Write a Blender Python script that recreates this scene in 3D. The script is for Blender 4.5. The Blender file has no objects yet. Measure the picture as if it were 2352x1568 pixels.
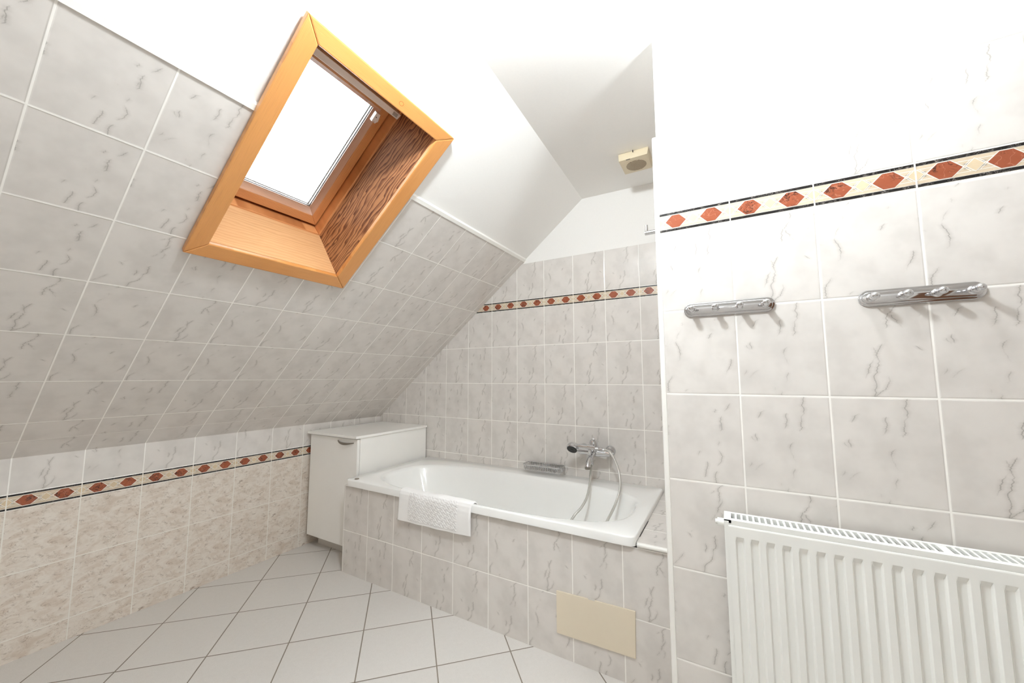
import bpy, bmesh, math, random
from mathutils import Vector, Matrix
PI = math.pi
random.seed(4)
sc = bpy.context.scene
col = sc.collection

# ------------------------------------------------------------------ camera, world, exposure
CAMH = 1.124
YAW, PITCH, ROLL, FPX = .5173, .0926, -.0015, 865.2
cy_, sy_ = math.cos(YAW), math.sin(YAW)
cp_, sp_ = math.cos(PITCH), math.sin(PITCH)
r0 = Vector((cy_, sy_, 0)); fw = Vector((-sy_ * cp_, cy_ * cp_, sp_)); u0 = r0.cross(fw)
R_ = r0 * math.cos(ROLL) + u0 * math.sin(ROLL)
U_ = u0 * math.cos(ROLL) - r0 * math.sin(ROLL)
cam = bpy.data.cameras.new('camera')
cam.sensor_width = 36.0
cam.lens = 36.0 * FPX / 2352.0
cam.clip_start = .02
camo = bpy.data.objects.new('camera', cam); col.objects.link(camo)
M = Matrix.Identity(4)
for i in range(3):
    M[i][0] = R_[i]; M[i][1] = U_[i]; M[i][2] = -fw[i]
M[2][3] = CAMH
camo.matrix_world = M
sc.camera = camo
sc.view_settings.view_transform = 'Standard'
sc.view_settings.look = 'None'
sc.view_settings.gamma = 1.0
sc.view_settings.exposure = 0.33
sc.cycles.max_bounces = 16
sc.cycles.diffuse_bounces = 10
sc.cycles.glossy_bounces = 6
sc.cycles.transparent_max_bounces = 12
sc.cycles.caustics_reflective = False
SKY = 8.5
LAMP = 15.5
FILL_LAMP = 43.0
world = bpy.data.worlds.new('overcast_sky'); sc.world = world
world.use_nodes = True
bg = world.node_tree.nodes['Background']
bg.inputs[0].default_value = (.90, .96, 1.0, 1); bg.inputs[1].default_value = SKY

# ------------------------------------------------------------------ room numbers (metres, camera at x=0 y=0)
YB = 2.221                    # back wall
XL = -2.524                   # knee wall
ANG = .683                    # pitch of the roof slope
ZK = .798                     # top of knee wall
ZC = 2.245                    # flat ceiling
YR = 1.266                    # face of the partition wall with the radiator
XE = -.176                    # its left end
YA = 1.509                    # bath apron
YF, XR = -1.15, 1.85          # walls behind / right of the camera
ca, sa = math.cos(ANG), math.sin(ANG)
STOP = 1.75                   # slope tiles end here (metres up the slope)
SCEIL = (ZC - ZK) / sa

def zceil(x, y): return 2.250 + .024 * (2.227 - y) - .015 * (x + .73)   # the old ceiling is not quite level

def S(s, y, d=0.0):           # point on the roof slope; d = metres into the room
    return Vector((XL + s * ca + d * sa, y, ZK + s * sa - d * ca))

# ------------------------------------------------------------------ materials
def nt(name):
    m = bpy.data.materials.new(name); m.use_nodes = True
    t = m.node_tree
    b = t.nodes['Principled BSDF']
    return m, t, b

def lin(c):
    return tuple(((v / 255) / 12.92 if v / 255 <= .04045 else ((v / 255 + .055) / 1.055) ** 2.4) for v in c) + (1,)

class N:
    """small node helper"""
    def __init__(s, t): s.t = t
    def n(s, kind, **kw):
        x = s.t.nodes.new(kind)
        for k, v in kw.items(): setattr(x, k, v)
        return x
    def put(s, sock, v):
        if isinstance(v, bpy.types.NodeSocket): s.t.links.new(v, sock)
        elif v is not None: sock.default_value = v
    def math(s, op, a, b=None, c=None, clamp=False):
        x = s.n('ShaderNodeMath', operation=op, use_clamp=clamp)
        s.put(x.inputs[0], a); s.put(x.inputs[1], b)
        if c is not None: s.put(x.inputs[2], c)
        return x.outputs[0]
    def smooth(s, v, a, b, lo=0.0, hi=1.0):
        x = s.n('ShaderNodeMapRange', interpolation_type='SMOOTHSTEP')
        s.put(x.inputs[0], v); s.put(x.inputs[1], a); s.put(x.inputs[2], b); s.put(x.inputs[3], lo); s.put(x.inputs[4], hi)
        return x.outputs[0]
    def mix(s, f, a, b, blend='MIX'):
        x = s.n('ShaderNodeMix', data_type='RGBA', blend_type=blend)
        s.put(x.inputs[0], f); s.put(x.inputs[6], a); s.put(x.inputs[7], b)
        return x.outputs[2]
    def xyz(s, a, b, c):
        x = s.n('ShaderNodeCombineXYZ'); s.put(x.inputs[0], a); s.put(x.inputs[1], b); s.put(x.inputs[2], c)
        return x.outputs[0]
    def sep(s, v):
        x = s.n('ShaderNodeSeparateXYZ'); s.put(x.inputs[0], v); return x.outputs
    def noise(s, v, scale, detail=2.0, rough=.5, dist=0.0, dims='3D'):
        x = s.n('ShaderNodeTexNoise', noise_dimensions=dims)
        s.put(x.inputs['Vector'], v); s.put(x.inputs['Scale'], scale); s.put(x.inputs['Detail'], detail)
        s.put(x.inputs['Roughness'], rough); s.put(x.inputs['Distortion'], dist)
        return x.outputs[0]
    def mapping(s, v, scale=(1, 1, 1), rot=(0, 0, 0), loc=(0, 0, 0)):
        x = s.n('ShaderNodeMapping'); s.put(x.inputs[0], v)
        x.inputs['Location'].default_value = loc; x.inputs['Rotation'].default_value = rot; x.inputs['Scale'].default_value = scale
        return x.outputs[0]
    def ramp(s, f, stops):
        x = s.n('ShaderNodeValToRGB'); s.put(x.inputs[0], f)
        e = x.color_ramp.elements
        while len(e) < len(stops): e.new(.5)
        for q, (p, c) in zip(e, stops): q.position = p; q.color = c
        return x.outputs[0]
    def bump(s, h, strength=.3, dist=.002):
        x = s.n('ShaderNodeBump'); s.put(x.inputs['Height'], h)
        x.inputs['Strength'].default_value = strength; x.inputs['Distance'].default_value = dist
        return x.outputs[0]

def plain(name, rgb, rough=.4, metal=0.0, spec=.5, bump=None, coat=0.0):
    m, t, b = nt(name); h = N(t)
    b.inputs['Roughness'].default_value = rough; b.inputs['Metallic'].default_value = metal
    b.inputs['Specular IOR Level'].default_value = spec
    b.inputs['Coat Weight'].default_value = coat
    g = h.n('ShaderNodeTexCoord').outputs['Object']
    c = lin(rgb)
    nz = h.noise(g, bump[0] if bump else 9.0, 3.0)
    dark = tuple(v * .965 for v in c[:3]) + (1,)
    h.put(b.inputs['Base Color'], h.mix(nz, dark, c))
    if bump: h.put(b.inputs['Normal'], h.bump(nz, bump[1], bump[2]))
    return m

def tile_mat(name, w, hgt, style, grout_rgb, joint=.0019, rough=.13):
    """tiles; the UV map counts tiles, w x hgt is one tile in metres"""
    m, t, b = nt(name); h = N(t)
    uv = h.n('ShaderNodeUVMap').outputs[0]
    u, v, _ = h.sep(uv)
    fu, fv = h.math('FRACT', u), h.math('FRACT', v)
    iu, iv = h.math('FLOOR', u), h.math('FLOOR', v)
    du = h.math('MULTIPLY', h.math('MINIMUM', fu, h.math('SUBTRACT', 1.0, fu)), w)
    dv = h.math('MULTIPLY', h.math('MINIMUM', fv, h.math('SUBTRACT', 1.0, fv)), hgt)
    d = h.math('MINIMUM', du, dv)
    tile = h.smooth(d, joint * .8, joint * 1.25)
    wn = h.n('ShaderNodeTexWhiteNoise', noise_dimensions='2D')
    h.put(wn.inputs['Vector'], h.xyz(iu, iv, 0.0))
    rnd = wn.outputs[0]
    var = h.math('FLOOR', h.math('MULTIPLY', rnd, 5.0))
    p = h.xyz(h.math('MULTIPLY', fu, w), h.math('MULTIPLY', fv, hgt), h.math('MULTIPLY', var, 3.7))
    if style == 'marble':
        base = lin((219, 214, 209)); cloud = lin((208, 203, 198)); veinc = lin((128, 121, 114))
        cl = h.smooth(h.noise(p, 11.0, 3.0, .55), .35, .72)
        c = h.mix(cl, base, cloud)
        X = h.math('MULTIPLY', fu, w); Y = h.math('MULTIPLY', fv, hgt)
        for k in range(4):
            wk = h.n('ShaderNodeTexWhiteNoise', noise_dimensions='2D')
            h.put(wk.inputs['Vector'], h.xyz(h.math('ADD', var, 11.3 * k), 3.1 * k + 1.0, 0.0))
            seed = h.math('MULTIPLY_ADD', var, 5.3, 17.0 * k)
            n1 = h.noise(h.xyz(h.math('MULTIPLY', Y, 14.0), seed, 0.0), 1.0, 1.0)
            n2 = h.noise(h.xyz(h.math('MULTIPLY', Y, 60.0), seed, 4.0), 1.0, 4.0, .75)
            jag = h.math('ADD', h.math('MULTIPLY_ADD', n1, .075, -.0375), h.math('MULTIPLY_ADD', n2, .020, -.010))
            lean = h.math('MULTIPLY', h.math('SUBTRACT', Y, hgt / 2), (.22, .30, .45, -.5)[k])
            x0 = h.math('MULTIPLY_ADD', wk.outputs[0], w * .9, w * .05)
            dx = h.math('ABSOLUTE', h.math('SUBTRACT', X, h.math('ADD', x0, h.math('ADD', jag, lean))))
            on = h.smooth(h.noise(h.xyz(h.math('MULTIPLY', Y, 19.0), seed, 9.0), 1.0, 1.5, .6), (.46, .50, .55, .57)[k], (.57, .60, .62, .63)[k])
            thin = h.math('MULTIPLY', h.smooth(dx, .0003, .0017, 1.0, 0.0), on)
            smear = h.math('MULTIPLY', h.smooth(dx, 0.0, .010, 1.0, 0.0), on)
            c = h.mix(h.math('MULTIPLY', smear, .20), c, veinc)
            c = h.mix(h.math('MULTIPLY', thin, (.52, .52, .46, .5)[k]), c, veinc)
    elif style == 'beige':
        base = lin((225, 217, 207)); cloud = lin((207, 193, 179)); veinc = lin((132, 108, 90))
        q = h.mapping(p, scale=(.75, 1.25, 1.0), rot=(0, 0, .35))
        n1 = h.noise(q, 22.0, 6.0, .68, .8)
        c = h.mix(h.smooth(n1, .38, .68), base, cloud)
        n2 = h.noise(h.mapping(q, loc=(2, 5, 1)), 55.0, 4.0, .7, .6)
        c = h.mix(h.smooth(n2, .53, .76, 0.0, .75), c, veinc)
        r2 = h.math('ABSOLUTE', h.math('SUBTRACT', h.noise(h.mapping(q, loc=(8, 3, 6)), 60.0, 3.0, .6, .7), .5))
        m2 = h.smooth(h.noise(h.mapping(p, loc=(5, 8, 2)), 26.0, 1.5), .5, .62)
        c = h.mix(h.math('MULTIPLY', h.math('MULTIPLY', h.smooth(r2, 0.0, .016, 1.0, 0.0), m2), .75), c, veinc)
    else:   # speckled floor tile
        base = lin((217, 213, 209)); cloud = lin((207, 203, 198)); veinc = lin((140, 137, 131))
        c = h.mix(h.noise(p, 60.0, 3.0, .7), base, cloud)
        sp = h.noise(p, 620.0, 1.0, .5)
        c = h.mix(h.smooth(sp, .62, .72, 0.0, .5), c, veinc)
        c = h.mix(h.smooth(sp, .36, .28, 0.0, .6), c, lin((235, 234, 230)))
    c = h.mix(h.math('MULTIPLY', rnd, .10), c, tuple(x * .85 for x in c_avg(style)) + (1,))
    c = h.mix(tile, lin(grout_rgb), c)
    h.put(b.inputs['Base Color'], c)
    h.put(b.inputs['Roughness'], h.math('MULTIPLY_ADD', tile, rough - .7, .7))
    b.inputs['Specular IOR Level'].default_value = .45
    hh = h.smooth(d, joint * .6, joint * 2.4)
    wob = h.noise(h.xyz(u, v, 0.0), 1.3, 1.0)
    hgt_ = h.math('ADD', hh, h.math('MULTIPLY', wob, .25))
    h.put(b.inputs['Normal'], h.bump(hgt_, .5, .0011))
    return m

def c_avg(style):
    return {'marble': lin((213, 208, 203))[:3], 'beige': lin((212, 198, 182))[:3]}.get(style, lin((212, 208, 204))[:3])

def wood(name, light, dark, scale=1.0, rings=90.0, wobble=1.6, contrast=1.0, rough=.32, fine=.25, knot=None):
    """board UV: u metres along the grain, v metres across"""
    m, t, b = nt(name); h = N(t)
    uv = h.n('ShaderNodeUVMap').outputs[0]
    u, v, _ = h.sep(uv)
    p = h.xyz(h.math('MULTIPLY', u, 1.6 * scale), h.math('MULTIPLY', v, 7.0 * scale), 0.0)
    warp = h.noise(p, 2.2, 3.0, .55)
    ph = h.math('ADD', h.math('MULTIPLY', v, rings), h.math('MULTIPLY', warp, wobble * 6.0))
    f = h.math('FRACT', ph)
    # growth ring: slow rise, sharp fall
    ring = h.math('MULTIPLY', h.smooth(f, .25, .93), h.smooth(f, .93, 1.0, 1.0, 0.0))
    fib = h.noise(h.xyz(h.math('MULTIPLY', u, 12.0), h.math('MULTIPLY', v, 650.0), 0.0), 1.0, 3.0, .6)
    big = h.noise(h.xyz(h.math('MULTIPLY', u, 3.0), h.math('MULTIPLY', v, 14.0), 3.0), 1.0, 2.0)
    k = h.math('MULTIPLY', ring, contrast, clamp=True)
    c = h.mix(k, lin(light), lin(dark))
    c = h.mix(h.math('MULTIPLY', h.smooth(fib, .45, .75), fine), c, lin(tuple(int(x * .72) for x in dark)))
    c = h.mix(h.smooth(big, .45, .8, 0.0, .35), c, lin(dark))
    if knot:
        ku = h.math('MULTIPLY', h.math('SUBTRACT', u, knot[0]), .75); kv = h.math('SUBTRACT', h.math('ABSOLUTE', v), knot[1])
        kd = h.math('ADD', h.math('SQRT', h.math('ADD', h.math('MULTIPLY', ku, ku), h.math('MULTIPLY', kv, kv))), h.math('MULTIPLY_ADD', warp, .004, -.002))
        c = h.mix(h.math('MULTIPLY', h.smooth(kd, .0085, .0045, 0.0, 1.0), .55), c, lin(knot[2]))
        c = h.mix(h.math('MULTIPLY', h.smooth(h.math('ABSOLUTE', h.math('SUBTRACT', kd, .0062)), 0.0, .0016, 1.0, 0.0), .8), c, lin(knot[3]))
    h.put(b.inputs['Base Color'], c)
    b.inputs['Roughness'].default_value = rough
    b.inputs['Coat Weight'].default_value = .15
    b.inputs['Coat Roughness'].default_value = .2
    h.put(b.inputs['Normal'], h.bump(h.math('ADD', ring, fib), .12, .0008))
    return m

def stone(name, base, vein, scale=90.0, amount=.8, rough=.2, width=.03, light=None):
    m, t, b = nt(name); h = N(t)
    g = h.n('ShaderNodeTexCoord').outputs['Object']
    n0 = h.noise(g, scale * .5, 3.0, .6)
    c = h.mix(n0, tuple(x * .8 for x in lin(base)[:3]) + (1,), tuple(min(1, x * 1.15) for x in lin(base)[:3]) + (1,))
    r = h.math('ABSOLUTE', h.math('SUBTRACT', h.noise(g, scale, 3.0, .6, .8), .5))
    mk = h.smooth(h.noise(h.mapping(g, loc=(4, 2, 9)), scale * .45, 1.5), .42, .6)
    c = h.mix(h.math('MULTIPLY', h.math('MULTIPLY', h.smooth(r, 0.0, width, 1.0, 0.0), mk), amount), c, lin(vein))
    if light:
        r2 = h.math('ABSOLUTE', h.math('SUBTRACT', h.noise(h.mapping(g, loc=(1, 7, 3)), scale * .8, 2.0, .5, .4), .5))
        c = h.mix(h.smooth(r2, 0.0, .02, .35, 0.0), c, lin(light))
    h.put(b.inputs['Base Color'], c)
    b.inputs['Roughness'].default_value = rough
    return m

MAT = {}
MAT['marble'] = tile_mat('marble_tile', .202, .252, 'marble', (244, 241, 236))
MAT['beige'] = tile_mat('beige_stone_tile', .202, .252, 'beige', (234, 230, 222), rough=.3)
MAT['floor'] = tile_mat('speckled_floor_tile', .298, .298, 'floor', (128, 119, 107), joint=.0022, rough=.38)
MAT['plaster'] = plain('white_paint', (238, 236, 233), .85, spec=.2, bump=(140.0, .08, .001))
MAT['trimwhite'] = plain('white_trim_plastic', (240, 238, 233), .3)
MAT['border_cream'] = stone('cream_border_glaze', (208, 190, 165), (184, 163, 138), 60.0, .4)
MAT['border_white'] = plain('white_border_line', (240, 236, 228), .25)
MAT['border_red'] = stone('red_marble_inlay', (150, 80, 54), (40, 26, 23), 48.0, .95, width=.05, light=(205, 140, 112))
MAT['border_black'] = stone('black_marble_bar', (28, 26, 26), (150, 142, 136), 120.0, .7, width=.035)
MAT['border_grey'] = plain('grey_inlay', (140, 132, 124), .3)
MAT['border_diamond'] = stone('beige_diamond_inlay', (214, 194, 163), (192, 170, 138), 60.0, .4)
MAT['casing'] = wood('varnished_pine', (216, 154, 90), (190, 120, 56), rings=330.0, wobble=.8, contrast=.5, rough=.3)
MAT['casing_knot'] = wood('varnished_pine_with_knot', (216, 154, 90), (190, 120, 56), rings=330.0, wobble=.8, contrast=.5, rough=.3, knot=(0.373, 0.831, (222, 150, 84), (150, 78, 30)))
MAT['bead'] = wood('glazing_bead_sky_sheen', (226, 184, 156), (186, 138, 112), rings=210.0, wobble=.5, contrast=.6, rough=.15)  # sash pine lightened in colour, stands in for sky reflected on the beads
MAT['doorwood'] = wood('brown_door', (132, 92, 66), (92, 58, 38), rings=120.0, wobble=.6, contrast=.6)
MAT['sashwood'] = wood('brown_sash_pine', (222, 158, 102), (165, 98, 54), rings=210.0, wobble=.5, contrast=.7, rough=.25)
MAT['reveal_plain'] = wood('pine_reveal_board', (221, 173, 124), (198, 140, 88), rings=75.0, wobble=.55, contrast=.42, rough=.38)
MAT['reveal_grain'] = wood('dark_grained_pine_board', (184, 130, 88), (100, 56, 36), rings=70.0, wobble=1.1, contrast=1.0, rough=.3, fine=.3)
MAT['enamel'] = plain('white_enamel', (245, 245, 243), .08, coat=.4)
MAT['laminate'] = plain('white_laminate', (243, 241, 237), .28)
MAT['plinth'] = plain('grey_white_plinth', (206, 201, 194), .4)
MAT['gap'] = plain('dark_gap_seal', (32, 29, 28), .7)
MAT['radiator'] = plain('white_radiator_enamel', (238, 238, 234), .25)
MAT['raddark'] = plain('radiator_inside', (52, 50, 47), .6)
MAT['chrome'] = plain('polished_chrome', (215, 215, 217), .06, metal=1.0)
MAT['steel'] = plain('brushed_grey_metal', (150, 143, 134), .35, metal=.9)
MAT['greyhose'] = plain('silver_hose', (206, 204, 199), .25, metal=.55)
MAT['black'] = plain('black_rubber', (24, 23, 22), .45)
MAT['alu'] = plain('grey_aluminium', (236, 230, 224), .4, metal=.1)
MAT['label'] = plain('type_plate', (178, 171, 163), .5)
MAT['fanplastic'] = plain('yellowed_plastic', (220, 206, 178), .4)
MAT['fandark'] = plain('brown_grille_slots', (104, 82, 60), .6)
MAT['terry'] = plain('white_terry', (248, 247, 246), .95, spec=.1, bump=(900.0, .35, .002))
MAT['panel'] = plain('cream_panel', (223, 211, 190), .3)
MAT['rim_metal'] = plain('metal_cap', (150, 140, 128), .3, metal=.8)

def glass_mat():
    m = bpy.data.materials.new('window_glass'); m.use_nodes = True
    t = m.node_tree; t.nodes.clear(); h = N(t)
    tr = h.n('ShaderNodeBsdfTransparent'); gl = h.n('ShaderNodeBsdfGlossy'); gl.inputs['Roughness'].default_value = .02
    tr.inputs[0].default_value = (.97, .985, .99, 1)
    fr = h.n('ShaderNodeFresnel'); fr.inputs[0].default_value = 1.5
    mx = h.n('ShaderNodeMixShader'); o = h.n('ShaderNodeOutputMaterial')
    t.links.new(fr.outputs[0], mx.inputs[0]); t.links.new(tr.outputs[0], mx.inputs[1]); t.links.new(gl.outputs[0], mx.inputs[2])
    t.links.new(mx.outputs[0], o.inputs[0])
    return m
MAT['glass'] = glass_mat()

def lamp_mat(name, strength, rgb=(.885, .958, 1.0)):
    m, t, b = nt(name)
    b.inputs['Base Color'].default_value = (.9, .9, .9, 1)
    b.inputs['Emission Color'].default_value = rgb + (1,)
    b.inputs['Emission Strength'].default_value = strength
    return m

# ------------------------------------------------------------------ mesh building
class MB:
    def __init__(s): s.v, s.f, s.uv, s.mi, s.mats = [], [], [], [], []
    def mat(s, m):
        if m not in s.mats: s.mats.append(m)
        return s.mats.index(m)
    def face(s, pts, m, uvs=None):
        k = len(s.v); s.v += [Vector(p) for p in pts]
        s.f.append(list(range(k, k + len(pts)))); s.mi.append(s.mat(m))
        s.uv.append(uvs if uvs else [(0, 0)] * len(pts))
    def box(s, x0, x1, y0, y1, z0, z1, m):
        c = [Vector((x, y, z)) for x in (x0, x1) for y in (y0, y1) for z in (z0, z1)]
        s.hexa(c[0], c[4], c[6], c[2], c[1], c[5], c[7], c[3], m)
    def hexa(s, a, b, c, d, e, f, g, h, m, uv=None):
        """abcd one side, efgh the opposite side; uv(point) -> (u, v)"""
        q = lambda *p: s.face(p, m, [uv(x) for x in p] if uv else None)
        q(d, c, b, a); q(e, f, g, h); q(a, b, f, e); q(b, c, g, f); q(c, d, h, g); q(d, a, e, h)
    def grid(s, rows, m, closed=False, uv=None):
        n = len(rows[0])
        for i in range(len(rows) - 1):
            for j in range(n if closed else n - 1):
                k = (j + 1) % n
                p = (rows[i][j], rows[i][k], rows[i + 1][k], rows[i + 1][j])
                s.face(p, m, [uv(x) for x in p] if uv else None)
    def cap(s, loop, m): s.face(loop, m)
    def tube(s, path, rad, m, n=12, caps=True):
        path = [Vector(p) for p in path]
        if not hasattr(rad, '__len__'): rad = [rad] * len(path)
        rows = []; up = None
        for i, p in enumerate(path):
            a = path[max(0, i - 1)]; b = path[min(len(path) - 1, i + 1)]
            t = (b - a).normalized()
            if up is None:
                up = Vector((0, 0, 1)) if abs(t.z) < .9 else Vector((1, 0, 0))
            x = (up - t * up.dot(t)).normalized(); y = t.cross(x); up = x
            rows.append([p + (x * math.cos(2 * PI * j / n) + y * math.sin(2 * PI * j / n)) * rad[i] for j in range(n)])
        s.grid(rows, m, True)
        if caps: s.cap(rows[0][::-1], m); s.cap(rows[-1], m)
    def lathe(s, base, axis, prof, m, n=24):
        """prof: list of (distance along axis, radius)"""
        base = Vector(base); a = Vector(axis).normalized()
        x = a.orthogonal().normalized(); y = a.cross(x)
        rows = [[base + a * t + (x * math.cos(2 * PI * j / n) + y * math.sin(2 * PI * j / n)) * max(r, 1e-5) for j in range(n)] for t, r in prof]
        s.grid(rows, m, True)
        s.cap(rows[0][::-1], m); s.cap(rows[-1], m)
    def build(s, name, parent=None, smooth=False, bevel=0.0, loc=None, angle=35, segs=2):
        me = bpy.data.meshes.new(name)
        org = Vector(loc) if loc else Vector((0, 0, 0))
        me.from_pydata([v - org for v in s.v], [], s.f)
        for m in s.mats: me.materials.append(m)
        me.polygons.foreach_set('material_index', s.mi)
        l = me.uv_layers.new(name='UVMap')
        flat = [c for f in s.uv for p in f for c in p]
        l.data.foreach_set('uv', flat)
        bm = bmesh.new(); bm.from_mesh(me)
        bmesh.ops.remove_doubles(bm, verts=bm.verts, dist=1e-5)
        bmesh.ops.recalc_face_normals(bm, faces=bm.faces)
        if bevel > 0:
            eds = [e for e in bm.edges if len(e.link_faces) == 2 and e.calc_face_angle(0) > math.radians(angle)]
            bmesh.ops.bevel(bm, geom=eds, offset=bevel, segments=segs, profile=.6, affect='EDGES', clamp_overlap=True)
        bm.to_mesh(me); bm.free()
        if smooth:
            me.polygons.foreach_set('use_smooth', [True] * len(me.polygons))
            me.set_sharp_from_angle(angle=math.radians(angle))
        me.update()
        o = bpy.data.objects.new(name, me); col.objects.link(o)
        if loc: o.location = org
        if parent: o.parent = parent; 
        if parent: o.matrix_parent_inverse = Matrix.Translation(-parent_loc(parent))
        return o

def parent_loc(p):
    v = Vector(p.location)
    if p.parent: 
        return v if True else v
    return v

def tag(o, label=None, cat=None, group=None, kind=None):
    if label: o['label'] = label
    if cat: o['category'] = cat
    if group: o['group'] = group
    if kind: o['kind'] = kind
    return o

def thing(name, label, cat, loc, group=None, kind=None):
    o = bpy.data.objects.new(name, None); o.location = loc; o.empty_display_size = .05
    col.objects.link(o)
    return tag(o, label, cat, group, kind)

def clip(poly, a, b, c):
    """keep a*x+b*y<=c"""
    out = []
    for i in range(len(poly)):
        p, q = poly[i], poly[(i + 1) % len(poly)]
        dp, dq = a * p[0] + b * p[1] - c, a * q[0] + b * q[1] - c
        if dp <= 0: out.append(p)
        if (dp < 0 < dq) or (dq < 0 < dp):
            t = dp / (dp - dq); out.append((p[0] + t * (q[0] - p[0]), p[1] + t * (q[1] - p[1])))
    return out

def rect(u0, u1, v0, v1): return [(u0, v0), (u1, v0), (u1, v1), (u0, v1)]

def band(mb, poly, to3, mat, u_org, pw, v_org, ph):
    """a polygon in wall coordinates; tiles counted from (u_org, v_org) with pitch pw x ph"""
    if len(poly) < 3: return
    mb.face([to3(p[0], p[1]) for p in poly], mat, [((p[0] - u_org) / pw + 200, (p[1] - v_org) / ph + 200) for p in poly])

def border(name, to3, u0, u1, v0, v1, u_org, pw, parent, clipper=None, nrm=Vector((0, -1, 0))):
    """decorative border strip: black bars, cream ground, red hexagons, diamonds, as thin inlays"""
    mb = MB()
    H = v1 - v0; vm = (v0 + v1) / 2; J = .0016; bar = .0072
    def lay(poly, k, mat):
        poly = clip(clip(poly, -1, 0, -u0), 1, 0, u1)
        if clipper: poly = clipper(poly)
        if len(poly) >= 3: mb.face([to3(p[0], p[1]) + nrm * (.00035 * k) for p in poly], mat)
    lay(rect(u0, u1, v0, v1), .3, MAT['border_white'])
    k0 = math.floor((u0 - u_org) / pw) - 1; k1 = math.ceil((u1 - u_org) / pw) + 1
    ih = H / 2 - J - bar - .0012
    for k in range(k0, k1):
        a, b = u_org + k * pw + J, u_org + (k + 1) * pw - J
        lay(rect(a, b, v1 - J - bar, v1 - J), 2, MAT['border_black'])
        lay(rect(a, b, v0 + J, v0 + J + bar), 2, MAT['border_black'])
        lay(rect(a, b, vm - ih, vm + ih), 1, MAT['border_cream'])
        for q in (-1, 1):        # thin pale lines along the cream ground
            lay(rect(a, b, vm + q * ih * .62 - .0006, vm + q * ih * .62 + .0006), 1.5, MAT['border_white'])
        for c in (.25, .75):
            cx = u_org + (k + c) * pw
            w, f, hh = .0315, .011, ih
            # crossing white lines running on from the hexagon's tips
            for q in (-1, 1):
                for r in (-1, 1):
                    x0, y0 = cx + q * (w - .004), vm - r * .004 
                    x1, y1 = cx + q * (w + .011), vm + r * .0135
                    lay([(x0, y0 - .0009), (x1, y1 - .0009), (x1, y1 + .0009), (x0, y0 + .0009)][::1 if q > 0 else -1], 1.7, MAT['border_white'])
                    lay([(cx + q * (w - .001), vm + r * .0065), (cx + q * (w + .0095), vm + r * .0065), (cx + q * (w + .0042), vm + r * .0022)], 1.6, MAT['border_grey'])
            g = .0016
            lay([(cx - w - g, vm), (cx - f, vm - hh), (cx + f, vm - hh), (cx + w + g, vm), (cx + f, vm + hh), (cx - f, vm + hh)], 2, MAT['border_white'])
            lay([(cx - w + g, vm), (cx - f + .0004, vm - hh + g), (cx + f - .0004, vm - hh + g), (cx + w - g, vm), (cx + f - .0004, vm + hh - g), (cx - f + .0004, vm + hh - g)], 3, MAT['border_red'])
        for c in (0, .5):
            cx = u_org + (k + c) * pw
            w, hh, g = .0165, ih * .78, .0016
            lay([(cx - w, vm), (cx, vm - hh), (cx + w, vm), (cx, vm + hh)], 2.2, MAT['border_white'])
            lay([(cx - w + g * 1.3, vm), (cx, vm - hh + g * 1.3), (cx + w - g * 1.3, vm), (cx, vm + hh - g * 1.3)], 3, MAT['border_diamond'])
        lay(rect(u_org + k * pw - J, u_org + k * pw + J, v0, v1), 3.4, MAT['border_white'])
    o = mb.build(name, parent)
    return o

# ------------------------------------------------------------------ setting
PW, PH = .202, .252
# floor: tiles laid diagonally
mb = MB()
def fuv(x, y):
    dx, dy = x + 1.671, y - 1.4385
    c = math.sqrt(.5)
    return ((dx * c + dy * c) / .298 + 100, (-dx * c + dy * c) / .298 + 100)
P4 = [(XL, YF), (XR, YF), (XR, YB), (XL, YB)]
mb.face([(x, y, 0) for x, y in P4], MAT['floor'], [fuv(x, y) for x, y in P4])
floor = tag(mb.build('floor'), 'light grey speckled floor tiles laid diagonally with dark joints', 'floor', kind='structure')

# knee wall on the left
mb = MB()
L = lambda u, v: Vector((XL, u, v))
Y0 = .1522
band(mb, rect(YF, YB, .655, ZK), L, MAT['marble'], Y0, PW, .655, PH)
band(mb, rect(YF, YB, 0, .592), L, MAT['beige'], Y0, PW, .592 - 3 * PH, PH)
wall_left = tag(mb.build('wall_left'), 'low tiled knee wall under the roof slope, beige tiles below a border', 'wall', kind='structure')
border('border_tiles', L, YF, YB, .592, .655, Y0, PW, wall_left, nrm=Vector((1, 0, 0)))

# roof slope with the skylight opening
HS0, HS1, HY0, HY1 = 1.254, 2.006, .580, 1.085
mb = MB()
T = lambda u, v: S(v, u)
SR = .2393
def slope_tiles(y0, y1, s0, s1):
    cuts = [0, .1187, SR] + [SR + PH * k for k in range(1, 7)]
    for a, b in ((0, .1187), (.1187, SR), (SR, STOP)):
        aa, bb = max(a, s0), min(b, s1)
        if bb - aa < 1e-6: continue
        vo = SR if a == SR else b - PH
        band(mb, rect(y0, y1, aa, bb), T, MAT['marble'], Y0, PW, vo, PH)
slope_tiles(YF, HY0, 0, STOP); slope_tiles(HY1, YB + .01, 0, STOP); slope_tiles(HY0, HY1, 0, HS0)
PD = -.008
TP = lambda u, v: S(v, u, PD)
for r in (rect(YF, HY0, STOP, SCEIL + .16), rect(HY1, YB + .03, STOP, SCEIL + .16), rect(HY0, HY1, HS1, SCEIL + .16)):
    mb.face([TP(*p) for p in r], MAT['plaster'])
for y0, y1 in ((YF, HY0), (HY1, YB)):
    mb.face([S(STOP, y0), S(STOP, y1), S(STOP, y1, PD), S(STOP, y0, PD)], MAT['plaster'])
wall_slope = tag(mb.build('wall_slope'), 'sloping roof wall, marbled tiles below and white plaster above', 'sloping wall', kind='structure')
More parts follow.
